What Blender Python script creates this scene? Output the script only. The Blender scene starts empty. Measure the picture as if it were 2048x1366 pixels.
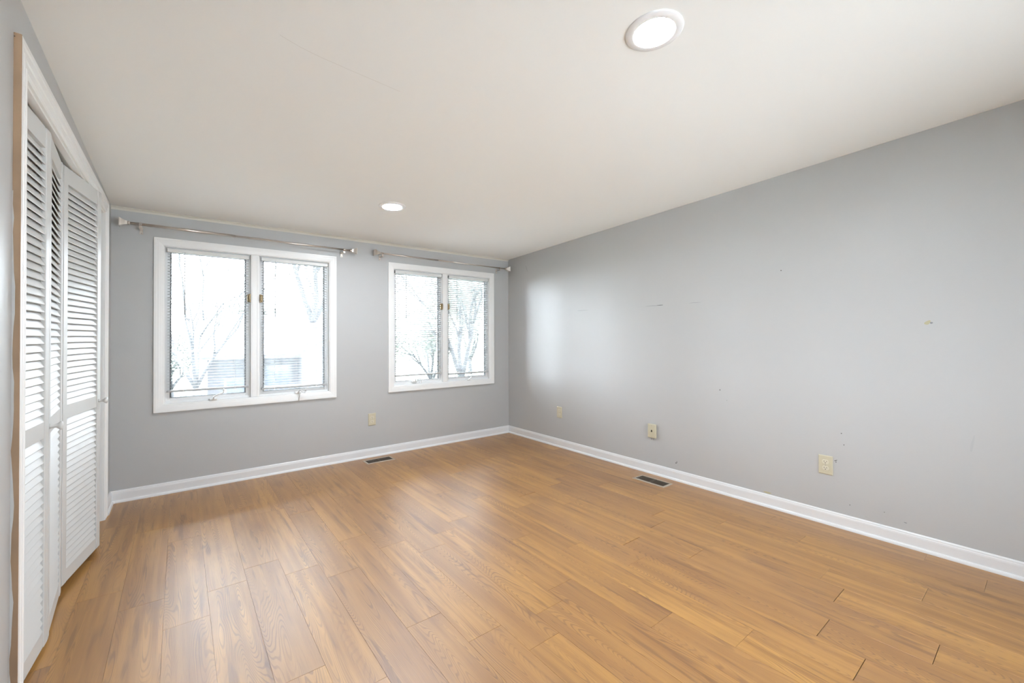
import bpy, math, random
from mathutils import Vector, Matrix
random.seed(7)
sc = bpy.context.scene
COL = sc.collection

# ------------------------------------------------------------------ camera
F_PX, PY = 849.433, 664.718
YAW, PITCH, ROLL = 0.6637, 0.0096, -0.0040
CAM = Vector((0.3914, -4.1667, 1.1817))
fw = Vector((math.sin(YAW)*math.cos(PITCH), math.cos(YAW)*math.cos(PITCH), math.sin(PITCH)))
rt = Vector((math.cos(YAW), -math.sin(YAW), 0)); up = rt.cross(fw)
r2 = rt*math.cos(ROLL)+up*math.sin(ROLL); u2 = -rt*math.sin(ROLL)+up*math.cos(ROLL)
cd = bpy.data.cameras.new('camera'); cam = bpy.data.objects.new('camera', cd); COL.objects.link(cam)
cam.matrix_world = Matrix(((r2.x,u2.x,-fw.x,CAM.x),(r2.y,u2.y,-fw.y,CAM.y),(r2.z,u2.z,-fw.z,CAM.z),(0,0,0,1)))
cd.sensor_width = 36.0; cd.sensor_fit = 'HORIZONTAL'; cd.lens = F_PX/2048*36
cd.shift_y = -(683-PY)/2048; cd.clip_start = 0.02; cd.clip_end = 300
sc.camera = cam

# ------------------------------------------------------------------ light and exposure
SKY = 50.0                     # zenith values, window side and rear side
SKY_SOUTH = 13.0
GLOW = 50.0
ZENITH = 70.0
LAMP = 380.0
FILL_DOOR = True
world = bpy.data.worlds.new('overcast_sky'); sc.world = world; world.use_nodes = True
wb = world.node_tree.nodes['Background']
wb.inputs['Color'].default_value = (0.92, 1.01, 1.13, 1)
# overcast sky, dimmer on the side away from the windows
_n = world.node_tree.nodes; _l = world.node_tree.links
_tc = _n.new('ShaderNodeTexCoord'); _sx = _n.new('ShaderNodeSeparateXYZ'); _mr = _n.new('ShaderNodeMapRange')
_l.new(_tc.outputs['Generated'], _sx.inputs[0]); _l.new(_sx.outputs['Y'], _mr.inputs['Value'])
_mr.inputs['From Min'].default_value = -0.6; _mr.inputs['From Max'].default_value = 0.6
_mr.inputs['To Min'].default_value = SKY_SOUTH; _mr.inputs['To Max'].default_value = SKY
# CIE overcast luminance: the zenith three times as bright as the horizon
_ma = _n.new('ShaderNodeMath'); _ma.operation = 'MULTIPLY_ADD'; _ma.use_clamp = False
_ma.inputs[1].default_value = 2/3; _ma.inputs[2].default_value = 1/3
_cl = _n.new('ShaderNodeMath'); _cl.operation = 'MAXIMUM'; _cl.inputs[1].default_value = 0.0
_mu = _n.new('ShaderNodeMath'); _mu.operation = 'MULTIPLY'
_l.new(_sx.outputs['Z'], _cl.inputs[0]); _l.new(_cl.outputs[0], _ma.inputs[0])
_l.new(_ma.outputs[0], _mu.inputs[0]); _l.new(_mr.outputs[0], _mu.inputs[1])
# the thin, bright part of the cloud low on the left, outside the windows
_dp = _n.new('ShaderNodeVectorMath'); _dp.operation = 'DOT_PRODUCT'; _dp.inputs[1].default_value = Vector((-.80, .56, .20)).normalized()
_ml = _n.new('ShaderNodeMapRange'); _ml.interpolation_type = 'SMOOTHSTEP'
_ml.inputs['From Min'].default_value = 0.72; _ml.inputs['From Max'].default_value = 1.0
_ml.inputs['To Min'].default_value = 0.0; _ml.inputs['To Max'].default_value = GLOW
_ad = _n.new('ShaderNodeMath'); _ad.operation = 'ADD'
_l.new(_tc.outputs['Generated'], _dp.inputs[0]); _l.new(_dp.outputs['Value'], _ml.inputs['Value'])
_l.new(_mu.outputs[0], _ad.inputs[0]); _l.new(_ml.outputs[0], _ad.inputs[1])
# extra overhead brightness, added to strengthen the light bounced into the room
_mz = _n.new('ShaderNodeMapRange'); _mz.interpolation_type = 'SMOOTHSTEP'
_mz.inputs['From Min'].default_value = 0.55; _mz.inputs['From Max'].default_value = 0.97
_mz.inputs['To Min'].default_value = 0.0; _mz.inputs['To Max'].default_value = ZENITH
_az = _n.new('ShaderNodeMath'); _az.operation = 'ADD'
_l.new(_sx.outputs['Z'], _mz.inputs['Value']); _l.new(_ad.outputs[0], _az.inputs[0]); _l.new(_mz.outputs[0], _az.inputs[1])
_l.new(_az.outputs[0], wb.inputs['Strength'])
vs = sc.view_settings
sc.display_settings.display_device = 'sRGB'
vs.view_transform = 'Standard'; vs.look = 'None'; vs.gamma = 1.0; vs.use_curve_mapping = False
vs.exposure = 0.47
sc.cycles.max_bounces = 14; sc.cycles.diffuse_bounces = 8; sc.cycles.glossy_bounces = 4
sc.cycles.transparent_max_bounces = 24; sc.cycles.sample_clamp_indirect = 6.0
sc.cycles.caustics_reflective = False; sc.cycles.caustics_refractive = False
sc.cycles.use_denoising = True

# ------------------------------------------------------------------ materials
def nmat(name):
    m = bpy.data.materials.new(name); m.use_nodes = True
    nt = m.node_tree; return m, nt, nt.nodes['Principled BSDF']
def simple(name, col, rough=0.5, metal=0.0, spec=0.5, bump=0.0, bscale=200.0, mottle=0.0, mscale=3.0):
    m, nt, b = nmat(name)
    b.inputs['Roughness'].default_value = rough; b.inputs['Metallic'].default_value = metal
    b.inputs['Specular IOR Level'].default_value = spec
    c4 = (*col, 1)
    tc = nt.nodes.new('ShaderNodeTexCoord')
    n = nt.nodes.new('ShaderNodeTexNoise'); n.inputs['Scale'].default_value = mscale; n.inputs['Detail'].default_value = 4
    nt.links.new(tc.outputs['Object'], n.inputs['Vector'])
    mix = nt.nodes.new('ShaderNodeMix'); mix.data_type = 'RGBA'
    mix.inputs[6].default_value = tuple(max(0, c*(1-mottle)) for c in col)+(1,)
    mix.inputs[7].default_value = tuple(min(1, c*(1+mottle)) for c in col)+(1,)
    nt.links.new(n.outputs['Fac'], mix.inputs[0]); nt.links.new(mix.outputs[2], b.inputs['Base Color'])
    if bump > 0:
        n2 = nt.nodes.new('ShaderNodeTexNoise'); n2.inputs['Scale'].default_value = bscale; n2.inputs['Detail'].default_value = 2
        nt.links.new(tc.outputs['Object'], n2.inputs['Vector'])
        bp = nt.nodes.new('ShaderNodeBump'); bp.inputs['Strength'].default_value = bump; bp.inputs['Distance'].default_value = 0.002
        nt.links.new(n2.outputs['Fac'], bp.inputs['Height']); nt.links.new(bp.outputs['Normal'], b.inputs['Normal'])
    return m
M = {}
M['wall'] = simple('grey_wall_paint', (0.450,0.450,0.443), 0.42, spec=0.35, bump=0.12, bscale=120, mottle=0.012, mscale=1.5)
M['ceil'] = simple('ceiling_paint', (0.905,0.92,0.90), 0.9, spec=0.2, bump=0.08, bscale=90, mottle=0.01, mscale=1.2)
M['trim'] = simple('white_trim_paint', (0.82,0.82,0.805), 0.32, mottle=0.015, mscale=6)
M['base'] = simple('white_baseboard_paint', (0.71,0.71,0.71), 0.35, mottle=0.03, mscale=9)
M['door'] = simple('white_door_paint', (0.575,0.575,0.56), 0.4, mottle=0.01, mscale=5)
M['vinyl'] = simple('white_sash_paint', (0.76,0.765,0.76), 0.35)
M['blind'] = simple('white_blind_aluminium', (0.68,0.685,0.68), 0.5)
M['rail'] = simple('white_rail_enamel', (0.68,0.68,0.66), 0.35)
M['brail'] = simple('grey_rail_enamel', (0.42,0.42,0.42), 0.35)
M['cove'] = simple('cream_cove_paint', (0.66,0.635,0.56), 0.7)
M['wand'] = simple('grey_clear_plastic', (0.30,0.305,0.31), 0.3)
M['cord'] = simple('ladder_cord', (0.75,0.76,0.75), 0.8)
M['gasket'] = simple('dark_glazing_gasket', (0.05,0.05,0.045), 0.6)
M['nickel'] = simple('brushed_nickel', (0.62,0.56,0.50), 0.28, metal=1.0, mottle=0.05, mscale=40)
M['brass'] = simple('aged_brass', (0.30,0.22,0.12), 0.45, metal=0.6, mottle=0.15, mscale=60)
M['ivory'] = simple('ivory_plastic', (0.52,0.475,0.345), 0.4)
M['ivoryd'] = simple('ivory_receptacle', (0.60,0.56,0.44), 0.35)
M['black'] = simple('black_plastic', (0.012,0.011,0.01), 0.5)
M['screw'] = simple('steel_screw', (0.35,0.33,0.28), 0.4, metal=0.8)
M['vent'] = simple('brown_grey_register_paint', (0.36,0.30,0.24), 0.45, mottle=0.12, mscale=30)
M['ventd'] = simple('dark_register_slat', (0.10,0.075,0.052), 0.5)
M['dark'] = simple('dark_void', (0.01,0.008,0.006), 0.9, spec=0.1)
M['rawwood'] = simple('bare_pine_edge', (0.235,0.150,0.088), 0.75, mottle=0.38, mscale=5)
M['scuff'] = simple('grey_scuff', (0.22,0.22,0.23), 0.7)
M['scuffl'] = simple('faint_scuff', (0.42,0.42,0.42), 0.7)
M['hole'] = simple('nail_hole', (0.10,0.09,0.08), 0.9)
M['stain'] = simple('yellow_stain', (0.42,0.38,0.24), 0.7)
M['crack'] = simple('ceiling_crack', (0.66,0.645,0.60), 0.9)
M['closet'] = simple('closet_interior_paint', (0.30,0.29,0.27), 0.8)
M['canopy'] = simple('light_trim_white', (0.86,0.86,0.86), 0.35)
M['grass'] = simple('lawn', (0.051,0.061,0.038), 0.9, mottle=0.2, mscale=0.8)
M['siding'] = simple('pale_grey_siding', (0.053,0.051,0.057), 0.7)
M['sidingd'] = simple('darker_grey_siding', (0.044,0.044,0.049), 0.7)
M['roof'] = simple('grey_shingle_roof', (0.044,0.044,0.047), 0.85, mottle=0.15, mscale=8)
M['hwhite'] = simple('white_house_trim', (0.082,0.082,0.082), 0.6)
M['hglass'] = simple('dark_house_window', (0.06,0.07,0.09), 0.15)
M['bark'] = simple('grey_bark', (0.027,0.027,0.028), 0.9, mottle=0.2, mscale=6)
M['leaf'] = simple('spring_leaves', (0.065,0.084,0.050), 0.6, mottle=0.25, mscale=2)
M['leaff'] = simple('pale_distant_leaves', (0.033,0.040,0.027), 0.6, mottle=0.25, mscale=2)
M['leafd'] = simple('ivy_leaves', (0.046,0.061,0.040), 0.6, mottle=0.3, mscale=2)
M['wire'] = simple('black_cable', (0.05,0.05,0.05), 0.7)
def mk_glass():
    m = bpy.data.materials.new('clear_window_glass'); m.use_nodes = True; nt = m.node_tree
    nt.nodes.remove(nt.nodes['Principled BSDF']); out = nt.nodes['Material Output']
    t = nt.nodes.new('ShaderNodeBsdfTransparent'); t.inputs['Color'].default_value = (0.97,0.98,0.975,1)
    g = nt.nodes.new('ShaderNodeBsdfGlossy'); g.inputs['Roughness'].default_value = 0.02
    fr = nt.nodes.new('ShaderNodeFresnel'); fr.inputs['IOR'].default_value = 1.45
    mx = nt.nodes.new('ShaderNodeMixShader')
    nt.links.new(fr.outputs[0], mx.inputs[0]); nt.links.new(t.outputs[0], mx.inputs[1]); nt.links.new(g.outputs[0], mx.inputs[2])
    nt.links.new(mx.outputs[0], out.inputs[0]); return m
M['glass'] = mk_glass()
def mk_screen():
    m = bpy.data.materials.new('grey_insect_screen'); m.use_nodes = True; nt = m.node_tree
    nt.nodes.remove(nt.nodes['Principled BSDF']); out = nt.nodes['Material Output']
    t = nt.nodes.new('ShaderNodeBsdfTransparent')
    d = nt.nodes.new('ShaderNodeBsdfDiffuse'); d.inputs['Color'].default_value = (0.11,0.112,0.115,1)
    tl = nt.nodes.new('ShaderNodeBsdfTranslucent'); tl.inputs['Color'].default_value = (0.15,0.155,0.16,1)  # translucent mesh also imitates the pale glare over the outside view
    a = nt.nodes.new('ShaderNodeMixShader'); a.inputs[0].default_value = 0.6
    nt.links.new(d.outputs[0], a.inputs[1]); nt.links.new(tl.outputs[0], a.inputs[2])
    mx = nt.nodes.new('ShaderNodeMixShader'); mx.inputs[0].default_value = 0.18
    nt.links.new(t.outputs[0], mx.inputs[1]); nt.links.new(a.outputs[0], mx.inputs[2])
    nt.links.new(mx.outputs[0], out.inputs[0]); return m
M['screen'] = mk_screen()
def mk_emit():
    m, nt, b = nmat('glowing_led_lens')
    b.inputs['Base Color'].default_value = (0.9,0.9,0.9,1)
    b.inputs['Emission Color'].default_value = (0.93,1.0,1.08,1); b.inputs['Emission Strength'].default_value = LAMP
    return m
M['lens'] = mk_emit()
def mk_floor():
    m, nt, b = nmat('honey_oak_laminate')
    N = nt.nodes.new; L = nt.links.new
    uv = N('ShaderNodeUVMap'); uv.uv_map = 'plank'
    at = N('ShaderNodeAttribute'); at.attribute_name = 'rnd'
    sep = N('ShaderNodeSeparateXYZ'); L(uv.outputs[0], sep.inputs[0])
    sr = N('ShaderNodeSeparateColor'); L(at.outputs['Color'], sr.inputs[0])
    def math_(op, a, b_=None, c=None):
        n = N('ShaderNodeMath'); n.operation = op
        for i, v in enumerate((a, b_, c)):
            if v is None: continue
            if isinstance(v, (int, float)): n.inputs[i].default_value = v
            else: L(v, n.inputs[i])
        return n.outputs[0]
    def vec(x, y, z):
        n = N('ShaderNodeCombineXYZ')
        for i, v in enumerate((x, y, z)):
            if isinstance(v, (int, float)): n.inputs[i].default_value = v
            else: L(v, n.inputs[i])
        return n.outputs[0]
    def noise(v, scale=1.0, detail=2.0, rough=0.5):
        n = N('ShaderNodeTexNoise'); n.inputs['Scale'].default_value = scale
        n.inputs['Detail'].default_value = detail; n.inputs['Roughness'].default_value = rough
        L(v, n.inputs['Vector']); return n.outputs['Fac']
    def sstep(v, a, b_):
        n = N('ShaderNodeMapRange'); n.interpolation_type = 'SMOOTHSTEP'
        n.inputs['From Min'].default_value = a; n.inputs['From Max'].default_value = b_
        L(v, n.inputs['Value']); return n.outputs['Result']
    u, v = sep.outputs['X'], sep.outputs['Y']
    seed = math_('MULTIPLY', sr.outputs[0], 97.0); seed2 = math_('MULTIPLY', sr.outputs[1], 53.0)
    # a soft wobble of the grain
    wob = noise(vec(math_('MULTIPLY', u, 18), math_('MULTIPLY', v, 5), seed), 1, 2)
    # knots: sparse, elongated
    vor = N('ShaderNodeTexVoronoi'); vor.inputs['Scale'].default_value = 1.0
    wu = math_('ADD', math_('MULTIPLY', u, 9.0), math_('MULTIPLY', wob, 0.9))
    L(vec(wu, math_('ADD', math_('MULTIPLY', v, 2.3), math_('MULTIPLY', wob, 0.5)), seed2), vor.inputs['Vector'])
    kd = vor.outputs['Distance']
    kmask = sstep(noise(vec(math_('MULTIPLY', u, 2.0), math_('MULTIPLY', v, 1.1), seed2), 1, 0), 0.53, 0.66)
    knot = math_('MULTIPLY', math_('SUBTRACT', 1.0, sstep(kd, 0.0, 0.42)), kmask)
    # cathedral rings: contour lines of a stretched noise field
    field = noise(vec(math_('MULTIPLY', u, 8.5), math_('MULTIPLY', v, 0.75), seed), 1, 1.5, 0.4)
    f2 = math_('ADD', math_('MULTIPLY', field, 76.0), math_('MULTIPLY', wob, 0.6))
    f2 = math_('ADD', f2, math_('MULTIPLY', knot, 3.2))
    f2 = math_('ADD', f2, math_('MULTIPLY', u, 105.0))
    wav = math_('MULTIPLY_ADD', math_('SINE', math_('MULTIPLY', f2, 6.2832)), 0.5, 0.5)
    line = sstep(wav, 0.55, 1.0)
    linemod = sstep(noise(vec(math_('MULTIPLY', u, 9), math_('MULTIPLY', v, 2.2), seed2), 1, 2), 0.35, 0.62)
    line = math_('MULTIPLY', line, math_('MULTIPLY_ADD', linemod, 0.75, 0.25))
    # fine pores and broad streaks
    pores = sstep(noise(vec(math_('MULTIPLY', u, 420), math_('MULTIPLY', v, 9), seed), 1, 2), 0.52, 0.72)
    streak = noise(vec(math_('MULTIPLY', u, 26), math_('MULTIPLY', v, 1.1), seed2), 1, 3)
    broad = noise(vec(math_('MULTIPLY', u, 5), math_('MULTIPLY', v, 1.6), seed), 1, 2)
    def mixc(fac, a, b_, blend='MIX'):
        n = N('ShaderNodeMix'); n.data_type = 'RGBA'; n.blend_type = blend
        if isinstance(fac, (int, float)): n.inputs[0].default_value = fac
        else: L(fac, n.inputs[0])
        for i, c in ((6, a), (7, b_)):
            if isinstance(c, tuple): n.inputs[i].default_value = (*c, 1)
            else: L(c, n.inputs[i])
        return n.outputs[2]
    light = (0.420,0.208,0.042); mid = (0.262,0.112,0.018); pink = (0.265,0.120,0.032); dark = (0.095,0.032,0.008)
    c = mixc(sstep(streak, 0.3, 0.7), light, mid)
    c = mixc(math_('MULTIPLY', sr.outputs[2], 0.6), c, pink)
    c = mixc(math_('MULTIPLY', sstep(broad, 0.52, 0.76), 0.48), c, (0.19,0.080,0.026))
    brk = noise(vec(math_('MULTIPLY', u, 34), math_('MULTIPLY', v, 2.4), seed), 1, 2)
    c = mixc(math_('MULTIPLY', sstep(brk, 0.58, 0.72), 0.50), c, dark)
    c = mixc(math_('MULTIPLY', line, 0.50), c, dark)
    c = mixc(math_('MULTIPLY', pores, 0.17), c, dark)
    c = mixc(math_('MULTIPLY', knot, 0.62), c, (0.16,0.064,0.022))
    L(c, b.inputs['Base Color'])
    rg = math_('MULTIPLY_ADD', noise(vec(math_('MULTIPLY', u, 3), math_('MULTIPLY', v, 3), seed), 1, 2), 0.07, 0.38)
    L(rg, b.inputs['Roughness'])
    b.inputs['Specular IOR Level'].default_value = 0.7
    b.inputs['Coat Weight'].default_value = 0.65; b.inputs['Coat Roughness'].default_value = 0.40; b.inputs['Coat IOR'].default_value = 1.55
    bp = N('ShaderNodeBump'); bp.inputs['Strength'].default_value = 0.10; bp.inputs['Distance'].default_value = 0.0006
    hh = math_('SUBTRACT', 1.0, math_('MAXIMUM', pores, math_('MULTIPLY', line, 0.6)))
    L(hh, bp.inputs['Height']); L(bp.outputs['Normal'], b.inputs['Normal'])
    return m
M['floor'] = mk_floor()

# ------------------------------------------------------------------ mesh helper
class MB:
    def __init__(s): s.v = []; s.f = []; s.sm = []
    def add(s, vs, fs, smooth=False):
        n = len(s.v); s.v += [Vector(p) for p in vs]
        for f in fs: s.f.append([n+i for i in f]); s.sm.append(smooth)
        return s
    def box(s, x0, x1, y0, y1, z0, z1, bev=0.0):
        if bev <= 0:
            vs = [(x,y,z) for x in (x0,x1) for y in (y0,y1) for z in (z0,z1)]
            return s.add(vs, [(0,1,3,2),(4,6,7,5),(0,4,5,1),(2,3,7,6),(0,2,6,4),(1,5,7,3)])
        b = min(bev, (x1-x0)*.49, (y1-y0)*.49, (z1-z0)*.49)
        # chamfered box: three inset copies of each corner
        V = {}; vs = []
        X, Y, Z = (x0,x1), (y0,y1), (z0,z1)
        for i in (0,1):
            for j in (0,1):
                for k in (0,1):
                    si, sj, sk = (1,-1)[i], (1,-1)[j], (1,-1)[k]
                    for a in range(3):
                        p = [X[i]+si*b, Y[j]+sj*b, Z[k]+sk*b]
                        p[a] = (X[i],Y[j],Z[k])[a]
                        V[i,j,k,a] = len(vs); vs.append(p)
        fs = []
        for a in range(3):
            for e in (0,1):
                q = []
                for (m, n) in ((0,0),(1,0),(1,1),(0,1)):
                    idx = [0,0,0]; idx[a] = e; o = [t for t in range(3) if t != a]; idx[o[0]] = m; idx[o[1]] = n
                    q.append(V[idx[0],idx[1],idx[2],a])
                fs.append(q)
        for a in range(3):
            o = [t for t in range(3) if t != a]
            for m in (0,1):
                for n in (0,1):
                    def id_(e, w):
                        idx = [0,0,0]; idx[a] = e; idx[o[0]] = m; idx[o[1]] = n; return V[idx[0],idx[1],idx[2],w]
                    fs.append([id_(0,o[0]), id_(1,o[0]), id_(1,o[1]), id_(0,o[1])])
        for i in (0,1):
            for j in (0,1):
                for k in (0,1): fs.append([V[i,j,k,0],V[i,j,k,1],V[i,j,k,2]])
        return s.add(vs, fs)
    def tube(s, pts, r, n=12, caps=True, radii=None):
        pts = [Vector(p) for p in pts]; rings = []; ref = None
        for i, p in enumerate(pts):
            d = (pts[min(i+1,len(pts)-1)]-pts[max(i-1,0)]).normalized()
            if ref is None:
                ref = Vector((0,0,1)) if abs(d.z) < .9 else Vector((1,0,0))
            a = d.cross(ref).normalized(); b = a.cross(d).normalized(); ref = b
            rr = radii[i] if radii else r
            rings.append([p+a*math.cos(2*math.pi*k/n)*rr+b*math.sin(2*math.pi*k/n)*rr for k in range(n)])
        return s.loft(rings, caps)
    def loft(s, rings, caps=True, smooth=True, closed=True):
        n = len(rings[0]); vs = [p for r in rings for p in r]; fs = []
        for i in range(len(rings)-1):
            for k in range(n if closed else n-1):
                k2 = (k+1) % n
                fs.append((i*n+k, i*n+k2, (i+1)*n+k2, (i+1)*n+k))
        s.add(vs, fs, smooth)
        if caps:
            base = len(s.v)-len(vs)
            s.f.append([base+k for k in reversed(range(n))]); s.sm.append(False)
            s.f.append([base+(len(rings)-1)*n+k for k in range(n)]); s.sm.append(False)
        return s
    def lathe(s, origin, axis, prof, n=24, caps=True):
        """prof: (distance along axis, radius)"""
        o = Vector(origin); ax = Vector(axis).normalized()
        a = ax.orthogonal().normalized(); b = ax.cross(a)
        rings = [[o+ax*t+(a*math.cos(2*math.pi*k/n)+b*math.sin(2*math.pi*k/n))*r for k in range(n)] for t, r in prof]
        return s.loft(rings, caps)
    def xform(s, M4):
        s.v = [M4 @ p for p in s.v]; return s
    def build(s, name, mat, parent=None, kind=None):
        off = Vector((0,0,0))
        p = parent
        while p is not None: off += p.location; p = p.parent
        me = bpy.data.meshes.new(name)
        me.from_pydata([tuple(q-off) for q in s.v], [], s.f)
        me.polygons.foreach_set('use_smooth', s.sm); me.update()
        import bmesh
        bm = bmesh.new(); bm.from_mesh(me); bmesh.ops.recalc_face_normals(bm, faces=bm.faces); bm.to_mesh(me); bm.free()
        me.materials.append(mat)
        o = bpy.data.objects.new(name, me); COL.objects.link(o)
        if parent is not None: o.parent = parent
        if kind: o['kind'] = kind
        return o
def tag(o, label, cat, group=None, kind=None):
    o['label'] = label; o['category'] = cat
    if group: o['group'] = group
    if kind: o['kind'] = kind
    return o
def thing(name, loc, label, cat, group=None, kind=None):
    o = bpy.data.objects.new(name, None); COL.objects.link(o); o.location = Vector(loc); o.empty_display_size = 0.05
    return tag(o, label, cat, group, kind)
def copy_tree(o, parent=None):
    c = o.copy(); COL.objects.link(c)
    if parent is not None: c.parent = parent
    for ch in list(o.children): copy_tree(ch, c)
    return c

# ------------------------------------------------------------------ room shell
W, HB, S = 3.5937, 2.13, 0.0451
YR = -5.4                                  # rear wall, behind the camera
def zc(y): return HB - S*y                 # the ceiling rises away from the window wall
WT = 0.13
WIN = [(0.236, 0.618), (2.053, 0.619)]     # outer casing corners (x, z)
CW, CH = 1.313, 1.321                      # casing outer size
OX0, OX1, OZ0, OZ1 = 0.064, 1.249, 0.062, 1.258   # clear opening inside the casing
CL0, CL1, CLZ = -2.180, -0.360, 1.995      # closet opening on the left wall

# floor: laminate planks running towards the window wall, joints where the photo has them
def build_floor():
    x0, pw, LEN = 0.0285-2*0.1558, 0.1558, 0.927
    joints = {0:(-1.464,0), 1:(-1.665,0), 2:(-1.936,0), 3:(-1.730,0), 4:(-1.607,0), 5:(-1.796,0), 6:(-1.953,0), 7:(-2.534,0),
              8:(-2.757,0), 9:(-2.936,0), 10:(-1.870,0), 11:(-1.776,1), 12:(-2.22,0), 13:(-2.481,1), 14:(-2.801,2), 15:(-3.578,2),
              16:(-3.884,1), 17:(-3.549,2), 18:(-3.452,2), 19:(-3.79,1), 20:(-3.25,0), 21:(-2.10,0), 22:(-2.804,2)}
    rnd = random.Random(12)
    vs, fs, uvs, cols = [], [], [], []
    g = 0.0002
    for k in range(-2, 23):
        xa, xb = x0+(k+2)*pw, x0+(k+3)*pw
        xa_, xb_ = max(xa, -0.09), min(xb, W+0.02)
        if xb_-xa_ < 0.005: continue
        jy, wide = joints.get(k, (-1.3-0.31*((k*7) % 3), 0))
        y = jy
        while y > YR: y -= LEN
        while y < 0.02:
            ya, yb = max(y, YR), min(y+LEN, 0.02)
            if yb-ya > 0.01:
                # the joint gap is open where the photo shows dark lines
                w_ = {0: 0.0009, 1: 0.0018, 2: 0.0034}[wide] if ya == jy or rnd.random() < 0.5 else 0.0006
                X0, X1, Y0, Y1 = xa_+g, xb_-g, ya+w_/2, yb-w_/2
                n = len(vs); b = 0.00035
                vs += [(X0,Y0,0-b),(X1,Y0,0-b),(X1,Y1,0-b),(X0,Y1,0-b),
                       (X0+b,Y0+b,0),(X1-b,Y0+b,0),(X1-b,Y1-b,0),(X0+b,Y1-b,0)]
                vs += [(X0,Y0,-.008),(X1,Y0,-.008),(X1,Y1,-.008),(X0,Y1,-.008)]
                q = [(4,5,6,7),(0,1,5,4),(1,2,6,5),(2,3,7,6),(3,0,4,7),(8,9,1,0),(9,10,2,1),(10,11,3,2),(11,8,0,3)]
                col = (rnd.random(), rnd.random(), rnd.random()**1.6, 1)
                fl = rnd.choice((1,-1)); fu = rnd.choice((1,-1))
                for f in q:
                    fs.append([n+i for i in f])
                    for i in f:
                        p = vs[n+i]; uvs.append((fu*(p[0]-(xa+xb)/2)+0.08, fl*(p[1]-y))); cols.append(col)
            y += LEN
    me = bpy.data.meshes.new('floor'); me.from_pydata(vs, [], fs); me.update()
    ul = me.uv_layers.new(name='plank'); ul.data.foreach_set('uv', [c for t in uvs for c in t])
    ca = me.color_attributes.new(name='rnd', type='FLOAT_COLOR', domain='CORNER'); ca.data.foreach_set('color', [c for t in cols for c in t])
    me.materials.append(M['floor'])
    o = bpy.data.objects.new('floor', me); COL.objects.link(o); o['kind'] = 'structure'
    tag(o, 'honey oak laminate plank floor running towards the windows', 'floor')
    sub = MB().box(-0.78, W+WT, YR-0.05, WT, -0.12, -0.0082).build('subfloor', M['dark'], o)
    return o
floor = build_floor()

# ceiling: a slab that slopes with the roof
mb = MB()
ya, yb = YR-0.05, WT
mb.add([(x,y,zc(y)+h) for x in (-0.8, W+WT) for y in (ya, yb) for h in (0, .1)],
       [(0,1,3,2),(4,6,7,5),(0,4,5,1),(2,3,7,6),(0,2,6,4),(1,5,7,3)])
ceiling = mb.build('ceiling', M['ceil'], kind='structure'); tag(ceiling, 'off-white painted ceiling sloping down to the window wall', 'ceiling')
mb = MB()
cr = [(0.665,-2.502),(0.735,-2.479),(0.807,-2.466),(0.86,-2.461),(0.92,-2.455),(1.03,-2.446),(1.136,-2.437)]
for (xa, y0), (xb, y1) in zip(cr, cr[1:]):
    w = .0006
    mb.add([(xa,y0-w,zc(y0)-.0004),(xb,y1-w,zc(y1)-.0004),(xb,y1+w,zc(y1)-.0004),(xa,y0+w,zc(y0)-.0004)], [(0,1,2,3)])
mb.build('hairline_crack', M['crack'], ceiling)

# window wall
mb = MB(); top = HB+0.06
xs = [-0.13]
for (wx, wz) in WIN:
    a, b = wx+OX0-.012, wx+OX1+.012; z0, z1 = wz+OZ0-.012, wz+OZ1+.012
    mb.box(xs[-1], a, 0, WT, -0.1, top)
    mb.box(a, b, 0, WT, -0.1, z0); mb.box(a, b, 0, WT, z1, top)
    xs.append(b)
mb.box(xs[-1], W+WT, 0, WT, -0.1, top)
wall_back = mb.build('wall_back', M['wall'], kind='structure'); tag(wall_back, 'grey wall with the two windows', 'wall')
# right wall
mb = MB(); mb.add([(x,y,z) for x in (W, W+WT) for y, zz in ((YR, zc(YR)+.05),(0, zc(0)+.05)) for z in (-.1, zz)],
       [(0,1,3,2),(4,6,7,5),(0,4,5,1),(2,3,7,6),(0,2,6,4),(1,5,7,3)])
wall_right = mb.build('wall_right', M['wall'], kind='structure'); tag(wall_right, 'long plain grey wall with scuffs and nail holes', 'wall')
# rear wall
RX0, RX1, RZ = 0.9, 3.1, 2.08
if FILL_DOOR:
    mb = MB().box(-.8, RX0, YR-.1, YR, -.1, zc(YR)+.1).box(RX1, W+WT, YR-.1, YR, -.1, zc(YR)+.1).box(RX0, RX1, YR-.1, YR, RZ, zc(YR)+.1)
else:
    mb = MB().box(-.8, W+WT, YR-.1, YR, -.1, zc(YR)+.1)
wall_rear = mb.build('wall_rear', M['wall'], kind='structure'); tag(wall_rear, 'grey wall behind the viewer', 'wall')
if FILL_DOOR:  # unseen glazed door, added so daylight fills the room from behind
    m_ = MB().box(RX0, RX0+.06, YR-.08, YR-.03, 0, RZ).box(RX1-.06, RX1, YR-.08, YR-.03, 0, RZ).box(RX0+.06, RX1-.06, YR-.08, YR-.03, RZ-.06, RZ).box(RX0+.06, RX1-.06, YR-.08, YR-.03, 0, .06)
    m_.box((RX0+RX1)/2-.03, (RX0+RX1)/2+.03, YR-.08, YR-.03, .06, RZ-.06)
    o = m_.build('fill_door_1', M['trim'], kind='structure'); tag(o, 'glazed door added behind the viewer to let in daylight', 'added glass door')
    for a in (RX0+.06, (RX0+RX1)/2+.03): MB().box(a, a+(RX1-RX0)/2-.09, YR-.058, YR-.052, .06, RZ-.06).build('glass_pane', M['glass'], o)
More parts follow.
